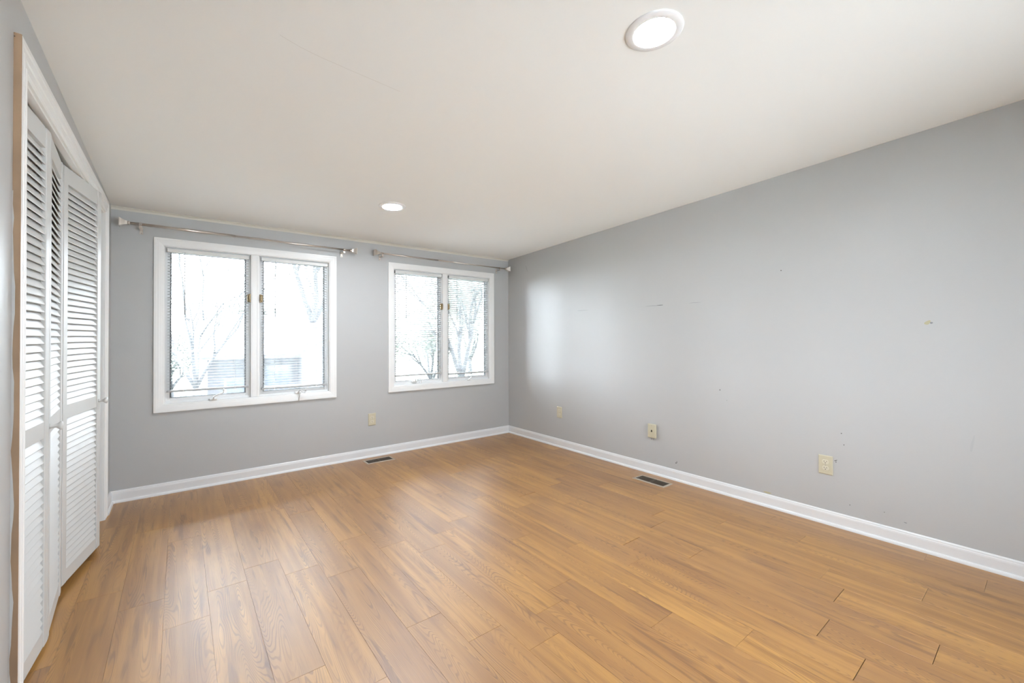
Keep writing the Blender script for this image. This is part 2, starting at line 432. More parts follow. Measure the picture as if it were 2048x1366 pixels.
# left wall with the closet opening
mb = MB()
def lw(y0, y1, z0, z1a, z1b, x0=-.1, x1=0):
    mb.add([(x,y,z) for x in (x0, x1) for y, zz in ((y0, z1a),(y1, z1b)) for z in (z0, zz)],
       [(0,1,3,2),(4,6,7,5),(0,4,5,1),(2,3,7,6),(0,2,6,4),(1,5,7,3)])
lw(YR, CL0-.02, -.1, zc(YR)+.05, zc(CL0)+.05)
lw(CL1+.02, 0, -.1, zc(CL1)+.05, zc(0)+.05)
lw(CL0-.02, CL1+.02, CLZ+.02, zc(CL0)+.05, zc(CL1)+.05)
wall_left = mb.build('wall_left', M['wall'], kind='structure'); tag(wall_left, 'pale grey wall around the closet doors', 'wall')
mb = MB()
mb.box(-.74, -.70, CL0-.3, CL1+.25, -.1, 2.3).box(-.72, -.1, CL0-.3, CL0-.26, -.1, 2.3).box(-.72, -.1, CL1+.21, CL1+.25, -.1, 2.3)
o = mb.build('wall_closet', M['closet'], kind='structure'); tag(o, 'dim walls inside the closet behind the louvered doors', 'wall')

# closet jamb lining and head track
mb = MB()
mb.box(-.1, 0.0, CL0-.02, CL0, 0, CLZ).box(-.1, 0.0, CL1, CL1+.02, 0, CLZ).box(-.1, 0.0, CL0-.02, CL1+.02, CLZ, CLZ+.02)
o = mb.build('trim_1', M['trim'], kind='structure'); tag(o, 'white jamb lining the closet opening', 'door jamb')
MB().box(-.052, -.022, CL0+.01, CL1-.01, CLZ-.004, CLZ).build('door_track', M['screw'], o)

# mitred casing: profile points (distance inwards from the outer edge, thickness)
PROF = [(0,0),(0,.0160),(.0015,.017),(.014,.0172),(.017,.0162),(.032,.0158),(.036,.0150),(.046,.0140),(.050,.0128),(.056,.0122),(.058,.0108),(.058,0)]
def casing_rect(x0, x1, z0, z1, prof=PROF):
    rings = [[(x0+d,-t,z0+d),(x1-d,-t,z0+d),(x1-d,-t,z1-d),(x0+d,-t,z1-d)] for d, t in prof]
    return MB().loft(rings, caps=False, smooth=False)
# closet casing (three sides), wider, with three raised beads
P3 = [(0,0),(0,.0160),(.003,.017),(.018,.017),(.021,.0135),(.036,.0135),(.040,.0155),(.048,.0155),(.052,.012),(.068,.0115),(.072,.014),(.080,.0135),(.085,.009),(.088,.008),(.088,0)]
yo0, yo1, zo = -2.270, -0.270, 2.0925
rings = [[(t,yo0+d,0),(t,yo0+d,zo-d),(t,yo1-d,zo-d),(t,yo1-d,0)] for d, t in P3]
mb = MB().loft(rings, caps=False, smooth=False, closed=False)
trim2 = mb.build('trim_2', M['trim'], kind='structure'); tag(trim2, 'white moulded casing framing the closet doors', 'casing')
mb = MB()
pts = 24; edge = random.Random(3)
zs = [i*2.092/pts for i in range(pts+1)]
vv = []
for i, z in enumerate(zs):
    vv += [(.0002, yo0-.0007, z), (.0160, yo0-.0007, z), (.0168, yo0+.002, z)]
for i in range(pts): mb.add(vv[i*3:i*3+6], [(0,1,4,3),(1,2,5,4)])
mb.build('bare_wood_edge', M['rawwood'], trim2)['label'] = 'unpainted tan wood edge of the near casing'
mb = MB(); zz = [i*1.62/40 for i in range(41)]; sm = []
for i, z in enumerate(zz):
    w = max(.0006, .0042+.0026*math.sin(i*.83)+edge.uniform(-.0012,.0012))*(1 if i < 39 else .2)
    sm += [(.0001, yo0-.0010, z), (w, yo0-.0010, z)]
for i in range(40): mb.add(sm[i*2:i*2+4], [(0,1,3,2)])
mb.build('paint_smear', M['wall'], trim2)
MB().lathe((0.002, yo0-.0012, 2.080), (0,-1,0), [(0,.0016),(.0008,.0012)], 10).build('nail_hole', M['black'], trim2)

# small cove strip where the ceiling meets the window wall
mb = MB()
z0 = HB
prof = [(0,-.021),(-.003,-.0215),(-.0055,-.014),(-.010,-.007),(-.019,-.002),(-.020,.001),(0,.004)]
rings = [[(x,y,z0+z) for y, z in prof] for x in (0.0, W)]
mb.loft(rings, caps=True, smooth=False)
o = mb.build('trim_3', M['cove'], kind='structure'); tag(o, 'narrow cream cove strip above the windows', 'trim')

# baseboards with shoe moulding
BP = [(0,0),(.011,0),(.0115,.062),(.0105,.070),(.0085,.074),(.008,.080),(.004,.0852),(0,.0855)]
SP = [(.011,0),(.023,0),(.0228,.006),(.0205,.0125),(.0165,.0165),(.011,.018)]
def baseboard(name, p0, p1, nrm, label, shoe=True, m0=0, m1=0):
    p0, p1, nrm = Vector(p0), Vector(p1), Vector(nrm); d = (p1-p0).normalized()
    # m0/m1: mitre direction at each end (+1 cuts back into the room)
    def ring(p, m, prof): return [p+nrm*t+d*(m*t)+Vector((0,0,z)) for t, z in prof]
    o = MB().loft([ring(p0,m0,BP), ring(p1,-m1,BP)], True, False).build(name, M['base'], kind='structure')
    tag(o, label, 'baseboard')
    if shoe: MB().loft([ring(p0,m0,SP), ring(p1,-m1,SP)], True, False).build('shoe_moulding', M['base'], o)
    return o
bb = baseboard('baseboard_back', (0,0,0), (W,0,0), (0,-1,0), 'white baseboard under the windows', m0=1, m1=1)
br = baseboard('baseboard_right', (W,0,0), (W,YR,0), (-1,0,0), 'white scuffed baseboard along the long right wall', m0=1)
baseboard('baseboard_left', (0,yo1,0), (0,0,0), (1,0,0), 'short white baseboard between closet casing and corner', m1=1)
baseboard('baseboard_near', (0,YR,0), (0,yo0,0), (1,0,0), 'white baseboard left of the closet, outside the view')

# scuffs and holes on the long wall (flat marks on its paint)
def mark(y, z, ly, lz, mat, name='scuff_mark', th=.0003, tilt=0.0):
    n = 14; ring = []
    for k in range(n):
        a = 2*math.pi*k/n; j = 1+.12*math.sin(3*a+y*17)
        dy, dz = math.cos(a)*ly/2*j, math.sin(a)*lz/2*j
        ring.append((y+dy*math.cos(tilt)-dz*math.sin(tilt), z+dy*math.sin(tilt)+dz*math.cos(tilt)))
    mb = MB(); mb.loft([[(W-.00002,a,b) for a, b in ring], [(W-th,a,b) for a, b in ring]], True, False)
    return mb.build(name, mat, wall_right)
mark(-1.229,1.441,.15,.0022,M['scuff']); mark(-2.05,1.440,.17,.0028,M['scuff']); mark(-2.11,1.4415,.06,.004,M['hole'])
mark(-1.93,1.437,.10,.0018,M['scuffl']); mark(-2.418,1.442,.10,.002,M['scuff']); mark(-2.778,1.4365,.07,.0018,M['scuffl'])
mark(-.03,1.434,.035,.003,M['scuffl'])
mark(-.355,1.975,.09,.0035,M['scuff'],tilt=1.15)
for y, z, r in [(-3.029,1.62,.007),(-3.364,.51,.006),(-3.352,.578,.006),(-3.323,.396,.006),(-2.244,.14,.009),(-2.609,.773,.008),(-2.66,.70,.004),(-3.39,.152,.005),(-3.55,.16,.004)]:
    mark(y, z, r, r, M['hole'], 'nail_hole')
mark(-2.252,.148,.008,.018,M['scuff']); mark(-3.74,1.248,.030,.018,M['stain'],tilt=-.7); mark(-3.755,1.246,.012,.010,M['scuff'])
mark(-2.931,.096,.05,.012,M['stain'],'stain'); mark(-3.47,.105,.02,.005,M['scuffl']); mark(-3.322,.405,.018,.004,M['hole'],tilt=-.5)
mark(-3.9,.62,.01,.09,M['scuffl'],tilt=.15); mark(-2.3,.85,.006,.006,M['scuffl']); mark(-3.64,.13,.014,.004,M['scuff'])

# ------------------------------------------------------------------ windows
def make_window(idx, wx, wz, label):
    root = thing('window_%d' % idx, (wx+CW/2, 0, wz), label, 'window', kind='structure')
    casing_rect(wx, wx+CW, wz, wz+CH).build('window_casing', M['trim'], root)
    ox0, ox1, oz0, oz1 = wx+OX0, wx+OX1, wz+OZ0, wz+OZ1
    f = MB(); t = .012
    f.box(ox0-t, ox0, -.003, WT, oz0-t, oz1+t).box(ox1, ox1+t, -.003, WT, oz0-t, oz1+t)
    f.box(ox0, ox1, -.003, WT, oz1, oz1+t).box(ox0, ox1, -.003, WT+.02, oz0-t, oz0)
    f.build('window_frame', M['trim'], root)
    mx = (ox0+ox1)/2
    m_ = MB(); m_.box(mx-.032, mx+.032, -.0025, WT, oz0, oz1, .003); m_.box(mx-.020, mx-.016, -.005, 0, oz0, oz1).box(mx+.016, mx+.020, -.005, 0, oz0, oz1)
    m_.build('mullion', M['trim'], root)
    res = []
    for side, (a, b) in enumerate(((ox0, mx-.032), (mx+.032, ox1))):
        s = MB(); y0, y1 = .036, .082; st = .033
        s.box(a, a+st, y0, y1, oz0, oz1, .003).box(b-st, b, y0, y1, oz0, oz1, .003)
        s.box(a+st, b-st, y0, y1, oz0, oz0+.040, .003).box(a+st, b-st, y0, y1, oz1-.036, oz1, .003)
        # inner stop
        s.box(a, a+.010, .024, y0, oz0, oz1).box(b-.010, b, .024, y0, oz0, oz1).box(a+.010, b-.010, .024, y0, oz0, oz0+.016).box(a+.010, b-.010, .024, y0, oz1-.012, oz1)
        sash = s.build('sash', M['vinyl'], root)
        gk = MB(); gx0, gx1, gz0, gz1 = a+st, b-st, oz0+.040, oz1-.036; w = .007
        gk.box(gx0, gx0+w, .050, .056, gz0, gz1).box(gx1-w, gx1, .050, .056, gz0, gz1).box(gx0, gx1, .050, .056, gz0, gz0+.003).box(gx0, gx1, .050, .056, gz1-.003, gz1)
        gk.build('gasket', M['gasket'], sash)
        MB().box(gx0, gx1, .058, .061, gz0, gz1).build('glass_pane', M['glass'], sash)
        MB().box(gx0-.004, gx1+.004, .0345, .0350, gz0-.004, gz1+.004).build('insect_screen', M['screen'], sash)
        # sash lock on the side next to the mullion
        lx = (b-.0005) if side == 0 else (a+.0005)
        k = MB(); sg = -1 if side == 0 else 1
        x0, x1 = sorted((lx, lx+sg*.013)); k.box(x0, x1, -.012, .020, wz+.860, wz+.930, .003)
        x0, x1 = sorted((lx+sg*.013, lx+sg*.024)); k.box(x0, x1, -.004, .014, wz+.862, wz+.928, .004)
        x0, x1 = sorted((lx+sg*.002, lx+sg*.014)); k.box(x0, x1, -.020, -.012, wz+.875, wz+.922, .003)
        k.build('sash_lock', M['brass'], root)
        res.append((a, b, oz0, oz1))
    return root, res
w1, open1 = make_window(1, WIN[0][0], WIN[0][1], 'white double casement window nearest the closet doors')
w2, open2 = make_window(2, WIN[1][0], WIN[1][1], 'white double casement window next to the far right corner')

def crank(root, x, z, pts):
    """folding operator: cover on the sill, arm and knob reaching into the room"""
    b = MB(); b.box(x-.026, x+.026, -.012, .030, z-.012, z+.006, .005)
    b.lathe((x,-.010,z), (0,-1,.25), [(0,.010),(.010,.009),(.014,.006)], 14)
    o = b.build('crank_base', M['trim'], root)
    a = MB(); P = [(x+dx, -.020+dy, z+dz) for dx, dy, dz in pts]
    a.tube(P, .0048, 10); e = Vector(P[-1])
    a.lathe(e, (Vector(P[-1])-Vector(P[-2])), [(-.004,.0062),(.010,.0066),(.014,.004)], 12)
    h = a.build('crank_handle', M['vinyl'], o); return o
crank(w1, .604, .690, [(0,0,0),(0,-.012,.018),(.018,-.018,.032),(.060,-.020,.046),(.066,-.022,.052),(.066,-.022,.068)])
crank(w1, 1.225, .692, [(0,0,0),(-.004,-.022,.020),(.006,-.030,.028),(.034,-.036,.000),(.042,-.040,-.002),(.046,-.046,.018)])
crank(w2, 2.345, .715, [(0,0,.0),(-.004,-.014,.020),(-.004,-.016,.046),(.010,-.020,.040),(.052,-.026,.018),(.054,-.028,-.006)])
crank(w2, 3.012, .690, [(0,0,0),(.002,-.012,.014),(.010,-.016,.020),(.014,-.018,.034)])
# a twist of white cord dangling over the first window's sill
MB().tube([(1.226,-.030,.700),(1.232,-.034,.680),(1.234,-.032,.662),(1.228,-.026,.640),(1.226,-.022,.622)], .004, 8).build('dangling_strap', M['vinyl'], w1)

# ------------------------------------------------------------------ blinds
def make_blind(a, b, oz1, zrail, wx, label, tilt, wz0, wz1):
    x0, x1 = a+.014, b-.012
    ztop = oz1-.012
    root = thing('window_blind', ((x0+x1)/2, .010, zrail), label, 'blind', 'mini blinds hanging in the casement windows')
    h = MB(); h.box(x0, x1, -.006, .020, ztop-.027, ztop, .002); h.build('headrail', M['rail'], root)
    for xa in (x0-.003, x1): MB().box(xa, xa+.003, -.007, .021, ztop-.028, ztop+.001, .001).build('headrail_cap', M['wand'], root)
    s = MB(); pitch = .0222; z = ztop-.040; yc = .008
    n = int((z-(zrail+.012))/pitch)
    ct, st = math.cos(tilt), math.sin(tilt)
    prof = [(-.0125,0),(-.0062,.0013),(0,.0018),(.0062,.0013),(.0125,0)]
    loop = prof+[(p, q-.0005) for p, q in reversed(prof)]
    for i in range(n+1):
        zz = z-i*pitch
        ring = [(yc+p*ct-q*st, zz+p*st+q*ct) for p, q in loop]
        s.loft([[(x0+.003,y_,z_) for y_, z_ in ring],[(x1-.003,y_,z_) for y_, z_ in ring]], True, True)
    s.build('slats', M['blind'], root)
    MB().box(x0+.001, x1-.001, -.004, .020, zrail-.008, zrail+.008, .003).build('bottom_rail', M['brail'], root)
    l = MB()
    for xx in (x0+.10, x1-.10):
        for yy in (-.0055, .0215): l.tube([(xx,yy,ztop-.027),(xx,yy,zrail)], .0006, 6)
        l.box(xx-.004, xx+.004, -.006, .002, zrail-.010, zrail+.002, .001)
    l.build('ladder_cord', M['cord'], root)
    wd = MB(); wd.tube([(wx,-.014,wz0),(wx,-.015,wz1)], .0034, 6); wd.tube([(wx,-.006,ztop-.020),(wx,-.013,ztop-.028),(wx,-.014,wz0)], .0016, 6)
    wd.build('tilt_wand', M['wand'], root)
    return root
T1 = math.radians(-5); T2 = math.radians(-14)
(a,b,z0,z1) = open1[0]; make_blind(a,b,z1,.772,.421,'white mini blind in the window pane next to the louvered closet doors',T1,1.815,1.358)
(a,b,z0,z1) = open1[1]; make_blind(a,b,z1,.744,1.042,'white mini blind in the pane above the crank with a dangling cord',T1,1.830,1.358)
(a,b,z0,z1) = open2[0]; make_blind(a,b,z1,.780,2.244,'white mini blind in the corner window, pane further from the corner',T2,1.822,1.362)
(a,b,z0,z1) = open2[1]; make_blind(a,b,z1,.764,2.853,'white mini blind in the pane right beside the room corner',T2,1.822,1.362)

# ------------------------------------------------------------------ curtain rods
def curtain_rod(x0, x1, zl, zr, label, bl, brk, r):
    y = -.080
    root = thing('curtain_rod', ((x0+x1)/2, 0, (zl+zr)/2), label, 'curtain rod', 'metal curtain rods above the windows')
    A, B = Vector((x0,y,zl)), Vector((x1,y,zr)); d = (B-A).normalized(); mid = A.lerp(B,.42)
    MB().tube([A+d*.05, mid], r, 16).build('rod', M['nickel'], root)
    MB().tube([mid-d*.02, B-d*.05], r*.8, 16).build('inner_rod', M['nickel'], root)
    for e, sgn in ((A,-1),(B,1)):
        m = MB(); dd = d*sgn; base = e-dd*.056
        # bead, neck and a square flared trumpet
        m.lathe(base, dd, [(-.004,.010),(0,.0125),(.004,.0135),(.009,.0125),(.012,.010)], 18)
        yv = Vector((0,1,0)); zv = dd.cross(yv).normalized(); rings = []
        for t, h in ((.010,.0125),(.013,.0135),(.0135,.0125),(.022,.0145),(.032,.018),(.042,.0228),(.049,.0275),(.0515,.029),(.056,.029),(.0565,.027)):
            rings.append([base+dd*t+yv*p*h+zv*q*h for p, q in ((-1,-1),(1,-1),(1,1),(-1,1))])
        m.loft(rings, True, False)
        m.build('finial', M['nickel'], root)
    for bx in (bl, brk):
        c = A+d*((bx-x0)/d.x); g = MB()
        g.box(bx-.010, bx+.010, -.003, 0, c.z-.058, c.z-.008, .001)
        g.box(bx-.008, bx+.008, -.078, -.002, c.z-.030, c.z-.027)
        g.box(bx-.008, bx+.008, -.084, -.081, c.z-.030, c.z-.012)
        g.box(bx-.008, bx+.008, -.0845, -.0765, c.z-.0305, c.z-.012)
        rr = [(.0,r+.0045)]
        n = 18; ring = lambda xx, R: [(xx, y+math.cos(2*math.pi*k/n)*R, c.z+math.sin(2*math.pi*k/n)*R) for k in range(n)]
        g.loft([ring(bx-.007,r+.0005), ring(bx-.007,r+.004), ring(bx+.007,r+.004), ring(bx+.007,r+.0005)], False, False)
        bo = g.build('bracket', M['nickel'], root)
        MB().lathe((bx, y-r-.003, c.z-.002), (0,-1,0), [(0,.004),(.005,.0045),(.007,.003)], 12).build('thumbscrew', M['screw'], bo)
        MB().lathe((bx, -.003, c.z-.050), (0,-1,0), [(0,.0036),(.0015,.003)], 12).build('screw', M['screw'], bo)
    return root
curtain_rod(.048, 1.712, 2.008, 1.997, 'thicker nickel curtain rod with square finials over the window by the closet', .164, 1.598, .0092)
curtain_rod(1.886, 3.545, 2.008, 2.000, 'thin nickel curtain rod whose square end finial reaches the room corner', 1.967, 3.409, .0070)

# ------------------------------------------------------------------ louvered bifold doors
def panel_frame(p0, p1, zb, zt):
    """local (u along the panel, w out towards the room, z) -> world"""
    a, b = Vector((p0[0],p0[1],0)), Vector((p1[0],p1[1],0)); d = (b-a).normalized(); n = Vector((d.y,-d.x,0))
    return Matrix(((d.x,n.x,0,a.x),(d.y,n.y,0,a.y),(0,0,1,zb),(0,0,0,1))), (b-a).length, zt-zb
def door_panel(root, p0, p1, zb, zt, knob_u=None):
    Mx, L, H = panel_frame(p0, p1, zb, zt); th = .028; sw = .042
    L -= .003; u0 = .0015
    f = MB(); bv = .002
    f.box(u0, u0+sw, -th, 0, 0, H, bv).box(u0+L-sw, u0+L, -th, 0, 0, H, bv)
    zm0, zm1 = .805-zb, .868-zb
    rec = .003
    f.box(u0+sw, u0+L-sw, -th+rec, -rec, 0, .062).box(u0+sw, u0+L-sw, -th+rec, -rec, zm0, zm1).box(u0+sw, u0+L-sw, -th+rec, -rec, H-.078, H)
    p = f.xform(Mx).build('door_panel', M['door'], root)
    lv = MB()
    for za, zb_ in ((.062, zm0), (zm1, H-.078)):
        n = max(1, round((zb_-za)/.0300)); pit = (zb_-za)/n
        for i in range(n):
            zc_ = za+(i+.5)*pit
            # slat: outer (room) edge low, inner edge high; front edge rounded
            o, dn, t = (-.0045, -.0175), (-.0190, .0165), .0044
            ax = Vector((dn[0]-o[0], dn[1]-o[1])).normalized(); nn = Vector((-ax.y, ax.x))
            c0, c1 = Vector(o), Vector(dn); ring = [c0+nn*t*.5, c0-ax*.0018, c0-nn*t*.5, c1-nn*t*.5, c1+nn*t*.5]
            lv.loft([[(u0+sw, q.x, zc_+q.y) for q in ring], [(u0+L-sw, q.x, zc_+q.y) for q in ring]], True, False)
    lv.xform(Mx).build('louvers', M['door'], p)
    if knob_u is not None:
        k = MB(); uu = knob_u if knob_u > 0 else u0+L+knob_u
        k.lathe((uu, 0, .838-zb), (0,1,0), [(0,.0095),(.003,.0085),(.010,.0068),(.018,.0075),(.024,.0125),(.029,.0165),(.033,.0168),(.036,.013),(.0375,.006)], 20)
        k.xform(Mx).build('knob', M['door'], p)
    return p
H1, TR, TR2, H2, E2 = (-.006,-1.770), (-.034,-1.352), (-.034,-1.336), (.045,-.902), (-.022,-.452)
dA = thing('bifold_door', (-.03,-2.175,0.0), 'white louvered bifold closet door nearest the bare wood edge, fold pushed slightly out', 'closet door', 'louvered bifold closet doors')
door_panel(dA, (-.030,-2.178), H1, .020, 1.982)
door_panel(dA, H1, TR, .020, 1.982, knob_u=.022)
dB = thing('bifold_door', (-.02,-.45,0.0), 'white louvered bifold closet door nearer the window wall, angled out furthest into the room', 'closet door', 'louvered bifold closet doors')
door_panel(dB, TR2, H2, .036, 1.990, knob_u=-.020)
door_panel(dB, H2, E2, .036, 1.990)
for root, pv, zt, zb in ((dA,(-.030,-2.15),1.982,.020),(dA,(-.044,-1.375),1.982,.020),(dB,(-.043,-1.315),1.990,.036),(dB,(-.038,-.475),1.990,.036)):
    MB().lathe((pv[0],pv[1],zt-.002),(0,0,1),[(0,.004),(CLZ-zt+.001,.004)],10).build('pivot_pin', M['screw'], root)
for root, pv, zb in ((dA,(-.044,-2.15),.020),(dB,(-.040,-.475),.036)):
    m = MB(); m.lathe((pv[0],pv[1],0),(0,0,1),[(0,.004),(zb+.002,.004)],10); m.build('pivot_pin', M['screw'], root)

# ------------------------------------------------------------------ outlets and phone jack
def frame_at(pos, nrm):
    n = Vector(nrm); x = Vector((0,0,1)).cross(n)     # x along the wall, n out of it
    return Matrix(((x.x,n.x,0,pos[0]),(x.y,n.y,0,pos[1]),(x.z,n.z,1,pos[2]),(0,0,0,1)))
def plate_mesh(w, h, t):
    m = MB(); rings = []
    for dd, yy in ((0,0),(0,t*.45),(.004,t*.95),(.006,t)):
        rings.append([(-w/2+dd,yy,-h/2+dd),(w/2-dd,yy,-h/2+dd),(w/2-dd,yy,h/2-dd),(-w/2+dd,yy,h/2-dd)])
    return m.loft(rings, True, False)
def outlet(pos, nrm, label):
    Mx = frame_at(pos, nrm); root = thing('electrical_outlet', pos, label, 'outlet', 'ivory duplex outlets')
    plate_mesh(.075, .118, .0062).xform(Mx).build('cover_plate', M['ivory'], root)
    for sz in (-.0195, .0195):
        n = 24; prof = []
        for k in range(n):
            a = 2*math.pi*k/n; prof.append((.0172*math.cos(a), max(-.0128, min(.0128, .0172*math.sin(a)))+sz))
        m = MB().loft([[(x*s,y,(z-sz)*s+sz) for x, z in prof] for s, y in ((1.06,.0058),(1.06,.0063),(1,.0066),(1,.0082),(.96,.0088))], True, False)
        s_ = m.xform(Mx).build('socket', M['ivoryd'], root)
        for x_, w_, h_ in ((-.0065,.0022,.0082),(.0065,.0022,.0068)):
            MB().box(x_-w_/2, x_+w_/2, .0086, .0091, sz+.0035-h_/2, sz+.0035+h_/2).xform(Mx).build('slot', M['black'], s_)
        MB().lathe((0,.0086,sz-.0065),(0,1,0),[(0,.0026),(.0005,.0026)],12).xform(Mx).build('slot', M['black'], s_)
    MB().lathe((0,.0062,0),(0,1,0),[(0,.0034),(.0012,.003)],12).xform(Mx).build('screw', M['screw'], root)
    return root
outlet((1.889,0,.369),(0,-1,0),'ivory duplex outlet under the space between the two windows')
outlet((W,-.892,.369),(-1,0,0),'ivory duplex outlet on the long grey wall, closest to the room corner')
outlet((W,-3.270,.367),(-1,0,0),'ivory duplex outlet with small nail holes beside it on the long grey wall')
Mx = frame_at((W,-2.032,.368),(-1,0,0))
pj = thing('phone_jack', (W,-2.032,.368), 'thick ivory phone jack box on the long grey wall with wires dangling below', 'wall jack')
MB().box(-.037,.037,0,.016,-.057,.057,.003).xform(Mx).build('jack_box', M['ivory'], pj)
plate_mesh(.078,.118,.006).xform(Mx @ Matrix.Translation((0,.016,0))).build('cover_plate', M['ivory'], pj)
m = MB(); m.box(-.0065,.0065,.0215,.0228,-.008,.009,.0005); m.xform(Mx).build('socket', M['black'], pj)
MB().box(-.013,-.0075,.0215,.0245,-.004,.008,.001).xform(Mx).build('latch_tab', M['ivoryd'], pj)
for z in (.046,-.046): MB().lathe((0,.0216,z),(0,1,0),[(0,.003),(.0012,.0026)],12).xform(Mx).build('screw', M['screw'], pj)
m = MB()
for x_, s in ((-.013,1),(-.004,-1),(.009,1),(.015,-1)):
    m.tube([(x_,.010,-.055),(x_+.001*s,.012,-.064),(x_+.004*s,.013,-.073),(x_+.007*s,.011,-.078),(x_+.008*s,.009,-.072)], .0009, 6)
m.xform(Mx).build('loose_wires', M['scuff'], pj)

# ------------------------------------------------------------------ floor registers
def register(x0, x1, y0, y1, along, label):
    root = thing('floor_vent', ((x0+x1)/2,(y0+y1)/2,0), label, 'floor vent', 'floor vents')
    b = .018; f = MB(); hh = .0045
    rings = [[(x0+d,y0+d,z),(x1-d,y0+d,z),(x1-d,y1-d,z),(x0+d,y1-d,z)] for d, z in ((0,.0002),(.001,.002),(.005,hh),(b-.001,hh),(b,hh-.001),(b,.0006))]
    f.loft(rings, False, False)
    f.build('frame', M['vent'], root)
    MB().box(x0+b-.001, x1-b+.001, y0+b-.001, y1-b+.001, .0002, .0007).build('duct_shade_plate', M['dark'], root)  # flat dark plate in place of the shade inside the duct
    s = MB(); X0, X1, Y0, Y1 = x0+b, x1-b, y0+b, y1-b; z0, z1 = .0007, hh-.0008
    def bar(t0, t1, c0, c1):
        if along == 'x': s.box(t0, t1, c0, c1, z0, z1)
        else: s.box(c0, c1, t0, t1, z0, z1)
    L0, L1, C0, C1 = (X0,X1,Y0,Y1) if along == 'x' else (Y0,Y1,X0,X1)
    n = 22
    for i in range(1, n):
        t = L0+(L1-L0)*i/n; bar(t-.0016, t+.0016, C0, C1)
    for q in (.25,.5,.75):
        c = C0+(C1-C0)*q; bar(L0, L1, c-.0012, c+.0012)
    bar((L0+L1)/2-.006, (L0+L1)/2+.006, C0, C1)
    s.build('grille', M['ventd'], root)
    return root
register(1.764, 2.034, -.232, -.095, 'x', 'brown metal floor vent at the window wall below the outlet')
register(3.356, 3.489, -2.281, -1.990, 'y', 'brown metal floor vent beside the long wall, near the phone jack')

# ------------------------------------------------------------------ recessed ceiling lights
def ceiling_light(x, y, label):
    root = thing('recessed_light', (x, y, zc(y)), label, 'ceiling light', 'round recessed ceiling lights')
    root.rotation_euler = (-math.atan(S), 0, 0)
    def loc(mb): mb.v = [v+root.location for v in mb.v]; return mb
    n = 48
    loc(MB().lathe((0,0,0),(0,0,-1),[(.0002,.1),(.0025,.1005),(.005,.097),(.0075,.086),(.0085,.074),(.0078,.0715),(.004,.0695),(.0005,.069)],n,caps=False)).build('trim_ring', M['canopy'], root)
    loc(MB().lathe((0,0,0),(0,0,-1),[(.0008,.069),(.0035,.069),(.0042,.060),(.0045,.0)],n,caps=False)).build('lens', M['lens'], root)
    return root
ceiling_light(1.733, -3.288, 'round recessed ceiling light farther from the windows, a large bright disc')
ceiling_light(1.665, -1.062, 'round recessed ceiling light close to the windows, a small bright disc')

# ------------------------------------------------------------------ outside
GZ = -3.2
M['concrete'] = simple('pale_bounce_concrete', (0.62,0.62,0.60), 0.9, mottle=0.06, mscale=.7)
M['bounce_terrace'] = simple('white_bounce_stone', (0.62,0.62,0.61), 0.9, mottle=0.05, mscale=.7)
M['membrane'] = simple('white_bounce_membrane', (0.84,0.84,0.83), 0.9, mottle=0.04, mscale=.7)
o = MB().box(-6, 11, WT+.02, 4.6, -.75, -.55).build('bounce_slab', M['membrane'], kind='structure'); tag(o, 'white slab added below the windows to bounce daylight', 'roof')  # unseen white slab, added to throw daylight up to the ceiling
o = MB().box(-30, 40, .2, 7.0, GZ-.3, GZ+.02).build('bounce_strip', M['concrete'], kind='structure'); tag(o, 'pale concrete strip added below the windows to bounce daylight', 'ground')  # unseen pale strip, added to reflect sky light up through the windows
o = MB().box(-20, 25, -30, YR-.2, -.35, -.12).build('bounce_terrace', M['bounce_terrace'], kind='structure'); tag(o, 'white stone terrace added behind the viewer to bounce daylight', 'ground')  # unseen bright terrace, added to send light in through the rear glazing
o = MB().box(-60, 80, -60, 110, GZ-.4, GZ-.1).build('lawn', M['grass'], kind='structure'); tag(o, 'green lawn outside the windows', 'ground')
def house():
    root = thing('neighbor_house', (3.2, 15, GZ), 'pale grey house with a low roof seen through the left window', 'house')
    m = MB(); m.box(1.15, 5.6, 14, 22, GZ, .55)
    m.build('house_wall', M['siding'], root)
    MB().box(4.0, 5.6, 13.2, 14.0, GZ, 1.27).build('chimney_stack', M['sidingd'], root)
    r = MB(); prof = [(13.4,.42),(13.4,.56),(17.8,2.2),(22.4,.56),(22.4,.42)]
    r.loft([[(x,y,z) for y, z in prof] for x in (.75, 5.9)], True, False); r.build('house_roof', M['roof'], root)
    for x0, x1, z0, z1 in ((1.7,2.3,-1.5,-.35),(2.9,3.7,-1.0,.1)):
        w = MB().box(x0-.08, x1+.08, 13.94, 14.0, z0-.08, z1+.08).build('house_window', M['hwhite'], root)
        MB().box(x0, x1, 13.92, 13.945, z0, z1).build('window_pane', M['hglass'], w)
    d = MB(); d.box(2.5, 4.2, 12.4, 14, GZ, -1.5); d.build('porch_deck', M['hwhite'], root)
    p = MB()
    for i in range(12): x = 2.5+i*.15; p.box(x-.02, x+.02, 12.42, 12.46, -1.5, -.55)
    p.box(2.45, 4.2, 12.40, 12.48, -.55, -.48); p.build('porch_railing', M['hwhite'], root)
    return root
house()
